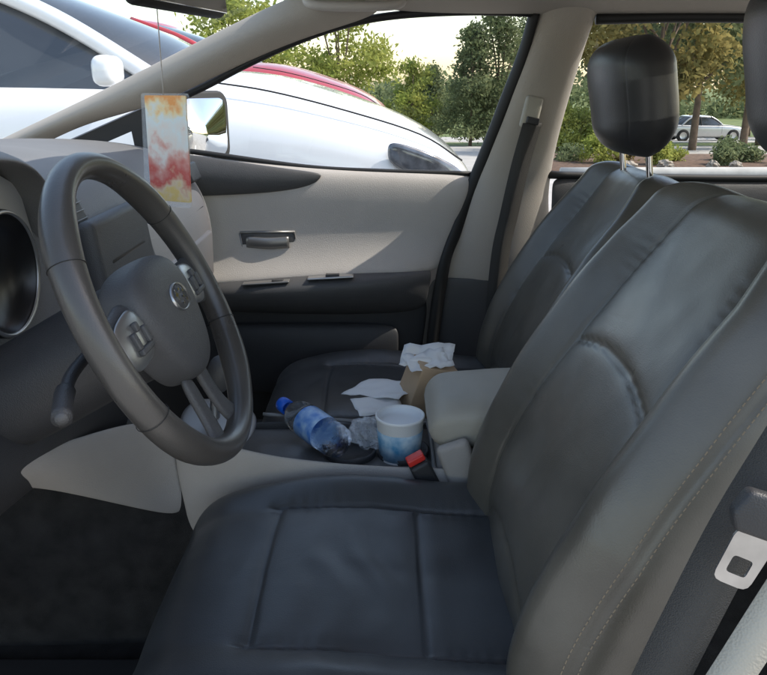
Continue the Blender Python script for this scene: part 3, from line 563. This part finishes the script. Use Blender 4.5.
for yy in (2.42,5.25,8.1): 
    o=rbox('parking_line',(-1.6,yy,.0095),(5.2,.10,.003),'linepaint',None,.0005,rel=False); tag(o,kind='structure')
def zg(y): return gz(y)-CZ
o=prism('planting_bed',[(3.0,13.0),(9.5,13.2),(9.8,16.6),(3.6,16.8),(2.7,15.2)],(0,0,gz(15)+.0),(1,0,0),(0,1,0),-.3,.16,'mulch',None,.05,rel=False); tag(o,kind='structure')
tube('kerb',[(3.0,12.95,gz(13)+.05),(9.6,13.1,gz(13.1)+.05)],.1,'concrete',None,8,6,rel=False)['kind']='structure'
def leaves(centers,rad,n,size,mtl,name,parent,origin=None):
    C=np.array(centers); idx=rng.integers(0,len(C),n); P=C[idx]+rng.normal(0,1,(n,3))*np.array(rad)
    A=rng.normal(0,1,(n,3)); A/=np.linalg.norm(A,axis=1)[:,None]; B=np.cross(A,rng.normal(0,1,(n,3))); B/=np.linalg.norm(B,axis=1)[:,None]+1e-9
    s=size*rng.uniform(.6,1.4,(n,1)); a=A*s; b=B*s*.6
    V=np.stack([P-a,P-b*.8,P+a,P+b*.8],1).reshape(-1,3); F=np.arange(4*n).reshape(n,4)
    return mk(name,V,F.tolist(),mtl,parent,smooth=False,rel=False)
M['bark']=mat('bark',(.14,.10,.07),.95,var=.3,wr=.8,wscale=12)
M['leafA']=leafmat('bright_leaves',(.17,.23,.05),(.46,.46,.13),.8)
M['leafB']=leafmat('dark_leaves',(.10,.135,.065),(.28,.31,.16),.7)
M['leafC']=leafmat('golden_leaves',(.12,.12,.045),(.40,.32,.12),.7)
def tree(x,y,h,cr,lab,leaf='leafB',n=5000,size=.12,shape='round',cb=.3,group=None):
    z0=gz(y); t=empty('tree',(x,y,z0),label=lab,cat='tree',group=group)
    lean=random.uniform(-.03,.03)*h
    tr=tube('trunk',[(x,y,z0-.05),(x+lean*.3,y,z0+h*.35),(x+lean,y,z0+h*.9)],lambda f:max(.015,h*.018*(1-f*.85)),'bark',t,10,16,rel=False)
    C=[]
    for i in range(46 if shape!='cone' else 80):
        u=random.uniform(0,1); an=random.uniform(0,2*math.pi)
        if shape=='cone': zr=cb+(1-cb)*u; rr_=cr*(1.08-u)**.8*math.sqrt(random.uniform(.15,1))
        else: zr=cb+(1-cb)*u; rr_=cr*math.sqrt(max(0,1-(2*u-1)**2))*random.uniform(.35,1.05)
        C.append((x+lean*zr+rr_*math.cos(an),y+rr_*math.sin(an),z0+h*zr))
    for c in random.sample(C,9):
        k=random.uniform(.25,.6)*h
        zz=min(z0+k,c[2])
        tube('limb',[(x+lean*.4,y,zz-.1*h*.3),((x+c[0])/2,(y+c[1])/2,(zz+c[2])/2),c],h*.006,'bark',tr,6,6,rel=False)
    leaves(C,(cr*.15,cr*.15,h*.04),n,size,leaf,'crown',t)
    return t
tree(-1.2,22,3.95,1.45,'young leafy tree with bright yellow green crown','leafA',7500,.07,'round',.30)
tree(-4.6,24,4.6,1.7,'leafy tree with bright green crown behind cars','leafA',6000,.085)
tree(1.15,33,3.3,1.1,'small round green tree beside parking lot','leafA',5000,.08,'round',.15)
for x,y,h,c in ((3.7,33,4.6,1.3),(5.0,34,5.9,1.9),(6.9,37,6.4,2.1),(2.6,42,3.8,1.3)):
    tree(x,y,h,c,'tall evergreen tree at edge of parking lot','leafB',7500,.085,'cone',.10,'evergreens behind parking lot')
for x,y,h,c,l in ((8.3,24,6.5,2.3,'leafC'),(10.8,27,8.0,2.9,'leafB'),(13.5,29,8.5,3.0,'leafC'),(12.0,38,8,3.,'leafB'),(16.5,34,9,3.2,'leafC'),(19.5,40,9,3.4,'leafB'),(17.,52,8.,3.2,'leafB'),(23.5,50,8.,3.6,'leafC')):
    tree(x,y,h,c,'broad shade tree with green and golden leaves',l,8500,.12,'round',.28,'shade trees along street')
C=[(x+random.uniform(-2,2),80+random.uniform(-5,5),-1.8+random.uniform(.3,2.8)*(1+.5*math.sin(x*.13))) for x in range(-70,90,2) for _ in range(3)]
o=leaves(C,(1.6,1.6,.7),22000,.35,'leafB','distant_woods',None); tag(o,'far line of green woods beyond street','woods',kind='stuff')
def shrub(x,y,r,h,l,leaf='leafB',n=1500):
    z0=gz(y)+.05; t=empty('shrub',(x,y,z0),label=l,cat='shrub',group='shrubs in planting bed')
    C=[(x+random.gauss(0,r*.4),y+random.gauss(0,r*.4),z0+h*random.uniform(.15,.85)) for _ in range(14)]
    tube('stem',[(x,y,z0-.1),(x,y,z0+h*.6)],.02,'bark',t,6,4,rel=False)
    leaves(C,(r*.2,r*.2,h*.12),n,.035,leaf,'foliage',t)
for i in range(11):
    shrub(3.6+i*.52+random.uniform(-.15,.15),14.4+random.uniform(-.6,.9),random.uniform(.2,.38),random.uniform(.30,.60),'low green shrub growing in mulch bed',random.choice(['leafB','leafA','leafC']))
M['rock']=mat('pale_rock',(.30,.26,.21),.9,var=.3,vscale=9,wr=.6)
for i in range(8):
    o=crumple('rock',(3.9+i*.62+random.uniform(-.2,.2),13.45+random.uniform(0,.4),zg(13.5)+.14),(random.uniform(.08,.15),.11,random.uniform(.05,.08)),10,'rock',seed=i*3); tag(o,'pale landscape rock resting in mulch bed','rock','rocks in planting bed')
for i,(x,y) in enumerate(((5.4,24),(6.2,24.4),(7.1,24.2))):
    z0=gz(y); t=empty('hedge_shrub',(x,y,z0),label='large green hedge shrub beside the lot',cat='shrub',group='hedge shrubs')
    C=[(x+random.gauss(0,.3),y+random.gauss(0,.3),z0+random.uniform(.2,1.3)) for _ in range(20)]
    tube('stem',[(x,y,z0-.1),(x,y,z0+.8)],.03,'bark',t,6,4,rel=False); leaves(C,(.14,.14,.13),3500,.05,'leafA','foliage',t)
# ---- other cars
M['cglass']=mat('car_glass',(.045,.052,.06),.06,var=.1,spec=1.)
M['tyre']=mat('tyre_rubber',(.015,.015,.015),.8)
M['lamp']=mat('headlight_lens',(.12,.13,.15),.12,metal=.3,var=.6,vscale=16,coat=1)
SUV=[(0,.62,.78,.74,.38),(.05,.80,.97,.92,.28),(.16,.895,1.075,1.02,.25),(.34,.955,1.185,1.10,.25),(.68,.99,1.30,1.18,.25),(1.05,1,1.405,1.25,.25),(1.5,1,1.38,1.29,.25),(2.5,1,1.36,1.31,.25),(3.6,1,1.38,1.33,.25),(4.5,.97,1.35,1.3,.3),(4.72,.9,1.2,1.12,.38)]
SED=[(0,.62,.55,.52,.30),(.06,.80,.70,.66,.22),(.25,.90,.79,.74,.20),(.6,.97,.87,.80,.20),(1.1,1,.93,.85,.20),(1.6,1,.94,.88,.2),(2.5,1,.93,.88,.2),(3.6,1,.98,.91,.2),(4.4,.96,.98,.92,.25),(4.65,.88,.85,.80,.32)]
def make_car(nm,lab,nx,yc,zg0,pm,ST,hw,roofz,gl,dirn=1,group=None,belt=None):
    c=empty(nm,(nx-dirn*2.3,yc,zg0),label=lab,cat='car',group=group); V=[];F=[]
    for l,f,zt,zs,zb in ST:
        w=hw*f; sec=[(0,zt),(.45*w,zt-.008),(.78*w,zt*.75+zs*.25),(.94*w,zs+.005),(w,zs-.07),(w*1.005,(zs+zb)*.5+.05),(w*.985,(zs+zb)*.5-.2),(w*.93,zb),(0,zb-.02)]
        ring=sec+[(-y,z) for y,z in sec[-2:0:-1]]
        V+=[(nx-dirn*l,yc+y,zg0+z) for y,z in ring]
    k=16
    for i in range(len(ST)-1):
        for j in range(k): F.append((i*k+j,i*k+(j+1)%k,(i+1)*k+(j+1)%k,(i+1)*k+j))
    F.append(tuple(range(k))[::-1]); F.append(tuple((len(ST)-1)*k+j for j in range(k)))
    body=sub(mk('body',V,F,pm,c,rel=False),2)
    (l0,l1,z0),(m0,m1,z1)=gl
    lev=[(l0,l1,z0-.04,.90),(l0+.03,l1-.02,z0+.03,.885),((l0+m0)/2,(l1+m1)/2,(z0+z1)/2+.02,.83),(m0+.03,m1-.02,z1-.03,.755)]
    V=[];F=[]
    for a,bb,z,f in lev:
        w=hw*f; 
        pts=[(a,0),(a+.04,.6*w),(a+.22,.95*w),(a+.45,w),((a+bb)/2,w*1.01),(bb-.35,w),(bb-.1,.93*w),(bb,.5*w)]
        ring=pts+[(bb,-.5*w),(bb-.1,-.93*w),(bb-.35,-w),((a+bb)/2,-w*1.01),(a+.45,-w),(a+.22,-.95*w),(a+.04,-.6*w)]
        V+=[(nx-dirn*x,yc+y,zg0+z) for x,y in ring]
    k=15
    for i in range(3):
        for j in range(k): F.append((i*k+j,i*k+(j+1)%k,(i+1)*k+(j+1)%k,(i+1)*k+j))
    mk('windows',V,F,'cglass',c,rel=False)
    rt=[]
    for z,ins,f in ((z1-.045,0,.775),(z1-.005,.04,.74),(z1+.03,.2,.55),(z1+.035,.6,.2)):
        a=m0+ins; bb=m1-ins; w=hw*f
        rt.append([(nx-dirn*x,yc+y,zg0+z) for x,y in [(a,0),(a+.04,.6*w),(a+.22,.95*w),(a+.45,w),((a+bb)/2,w*1.01),(bb-.35,w),(bb-.1,.93*w),(bb,.5*w),(bb,-.5*w),(bb-.1,-.93*w),(bb-.35,-w),((a+bb)/2,-w*1.01),(a+.45,-w),(a+.22,-.95*w),(a+.04,-.6*w)]])
    V=[p for r_ in rt for p in r_]; F=[(i*k+j,i*k+(j+1)%k,(i+1)*k+(j+1)%k,(i+1)*k+j) for i in range(3) for j in range(k)]; F.append(tuple(3*k+j for j in range(k)))
    sub(mk('roof',V,F,pm,c,rel=False),2)
    s=ST
    def sx(l): return float(np.interp(l,[q[0] for q in s],[q[1] for q in s]))
    def sz(l): return float(np.interp(l,[q[0] for q in s],[q[3] for q in s]))
    def szt(l): return float(np.interp(l,[q[0] for q in s],[q[2] for q in s]))
    for sg in (-1,1):
        P=lambda l,f,z:(nx-dirn*l,yc+sg*hw*f,zg0+z)
        tube('pillar',[P(l0+.20,.865,z0-.02),P((l0+m0)/2+.20,.815,(z0+z1)/2+.02),P(m0+.22,.745,z1-.02)],.035,pm,c,10,16,rel=False)
        mid=(m0+m1)/2
        tube('pillar',[P(mid-.05,.90,z0-.02),P(mid,.845,(z0+z1)/2+.02),P(mid+.03,.765,z1-.03)],.03,'rubber',c,8,8,rel=False)
        tube('pillar',[P(l1-.35,.89,z0-.02),P((l1+m1)/2-.35,.84,(z0+z1)/2+.02),P(m1-.35,.76,z1-.03)],.05,pm,c,8,8,rel=False)
        surf('headlight',[[P(l,sx(l)*.985+.014,sz(l)-dd*(1.3-l*1.5)) for l in (.07,.16,.28,.44)] for dd in (-.0,.08,.16)],'lamp',c,.03,2,rel=False)
        tube('hood_seam',[P(l,sx(l)*.90,sz(l)*.55+szt(l)*.45+.012) for l in (.12,.3,.6,.9,1.15)],.004,'rubber',c,6,20,rel=False)
        rbox('door_mirror',P(l0+.38,1.05,z0+.04),(.09,.15,.11),pm,c,.035,rel=False)
        tube('door_seam',[P(l0+.30,1.006,z0-.10),P(l0+.28,1.008,z0*.5+.1),P(l0+.3,1.0,.45)],.004,'rubber',c,6,8,rel=False)
        for wl_ in (.92,3.75):
            w=empty('wheel',(nx-dirn*wl_,yc+sg*hw*.9,zg0+.34),c)
            lathe('tyre',[(.20,-.11),(.33,-.11),(.345,-.09),(.345,.09),(.33,.11),(.20,.11)],(nx-dirn*wl_,yc+sg*hw*.905,zg0+.34),(0,1,0),'tyre',w,32,rel=False)
            lathe('rim',[(.0001,.09*sg),(.06,.10*sg),(.19,.07*sg),(.21,.105*sg)],(nx-dirn*wl_,yc+sg*hw*.905,zg0+.34),(0,1,0),'silver',w,32,rel=False)
    return c
M['white']=mat('white_paint',(.84,.85,.86),.25,var=.01,coat=1)
M['redp']=mat('red_paint',(.36,.03,.035),.3,var=.03,coat=.6)
M['silverp']=mat('silver_paint',(.5,.51,.52),.3,metal=.6,var=.03,coat=1)
make_car('parked_car','large white car parked in the next space, hood sloping down',.45,3.94,0,'white',SUV,.92,1.8,((1.10,4.55,1.33),(2.0,4.25,1.78)),group=None)
make_car('parked_car','red car parked beyond the white car',.12,7.1,0,'redp',[(l,f,zt+.12,zs+.12,zb) for l,f,zt,zs,zb in SUV],.9,1.5,((1.10,4.3,1.45),(1.9,4.0,1.82)))
for nx,yc,pm,ll in ((20.8,45,'silverp','silver sedan parked in distant row'),(27,46,'white','white sedan parked in distant row')):
    make_car('parked_car',ll,nx,yc,gz(yc),pm,SED,.9,1.42,((1.3,4.2,.92),(2.0,3.6,1.40)),group='cars parked across the street')
# ================================================================ light, camera
w=D.worlds.new('World'); S.world=w; w.use_nodes=True; nt=w.node_tree
sky=nt.nodes.new('ShaderNodeTexSky'); sky.sky_type='NISHITA'; sky.sun_disc=False
sd=Vector((.62,.03,.72)).normalized(); el=math.asin(sd.z); az=math.atan2(sd.x,sd.y)
sky.sun_elevation=el; sky.sun_rotation=az; sky.air_density=1.1; sky.dust_density=1.2; sky.ozone_density=.8
wb_=nt.nodes.new('ShaderNodeMix'); wb_.data_type='RGBA'; wb_.blend_type='MULTIPLY'; wb_.inputs[0].default_value=1.
wb_.inputs[7].default_value=(1.10,1.0,.90,1)     # slightly warm daylight
nt.links.new(sky.outputs[0],wb_.inputs[6]); nt.links.new(wb_.outputs[2],nt.nodes['Background'].inputs[0]); nt.nodes['Background'].inputs[1].default_value=.36
L=D.lights.new('sun','SUN'); L.energy=5; L.angle=math.radians(.5); L.color=(1,.94,.85)
lo=D.objects.new('sun',L); COL.objects.link(lo); lo.rotation_euler=sd.to_track_quat('Z','Y').to_euler(); lo.location=(5,-3,12)
cam=D.cameras.new('camera'); co=D.objects.new('camera',cam); COL.objects.link(co); S.camera=co
co.location=(0,0,CZ); co.rotation_euler=(math.radians(90-18.6),0,0)
cam.sensor_fit='HORIZONTAL'; cam.sensor_width=36; cam.lens=36*750/767; cam.clip_start=.02; cam.clip_end=2000
S.view_settings.view_transform='Standard'; S.view_settings.look='None'; S.view_settings.exposure=0
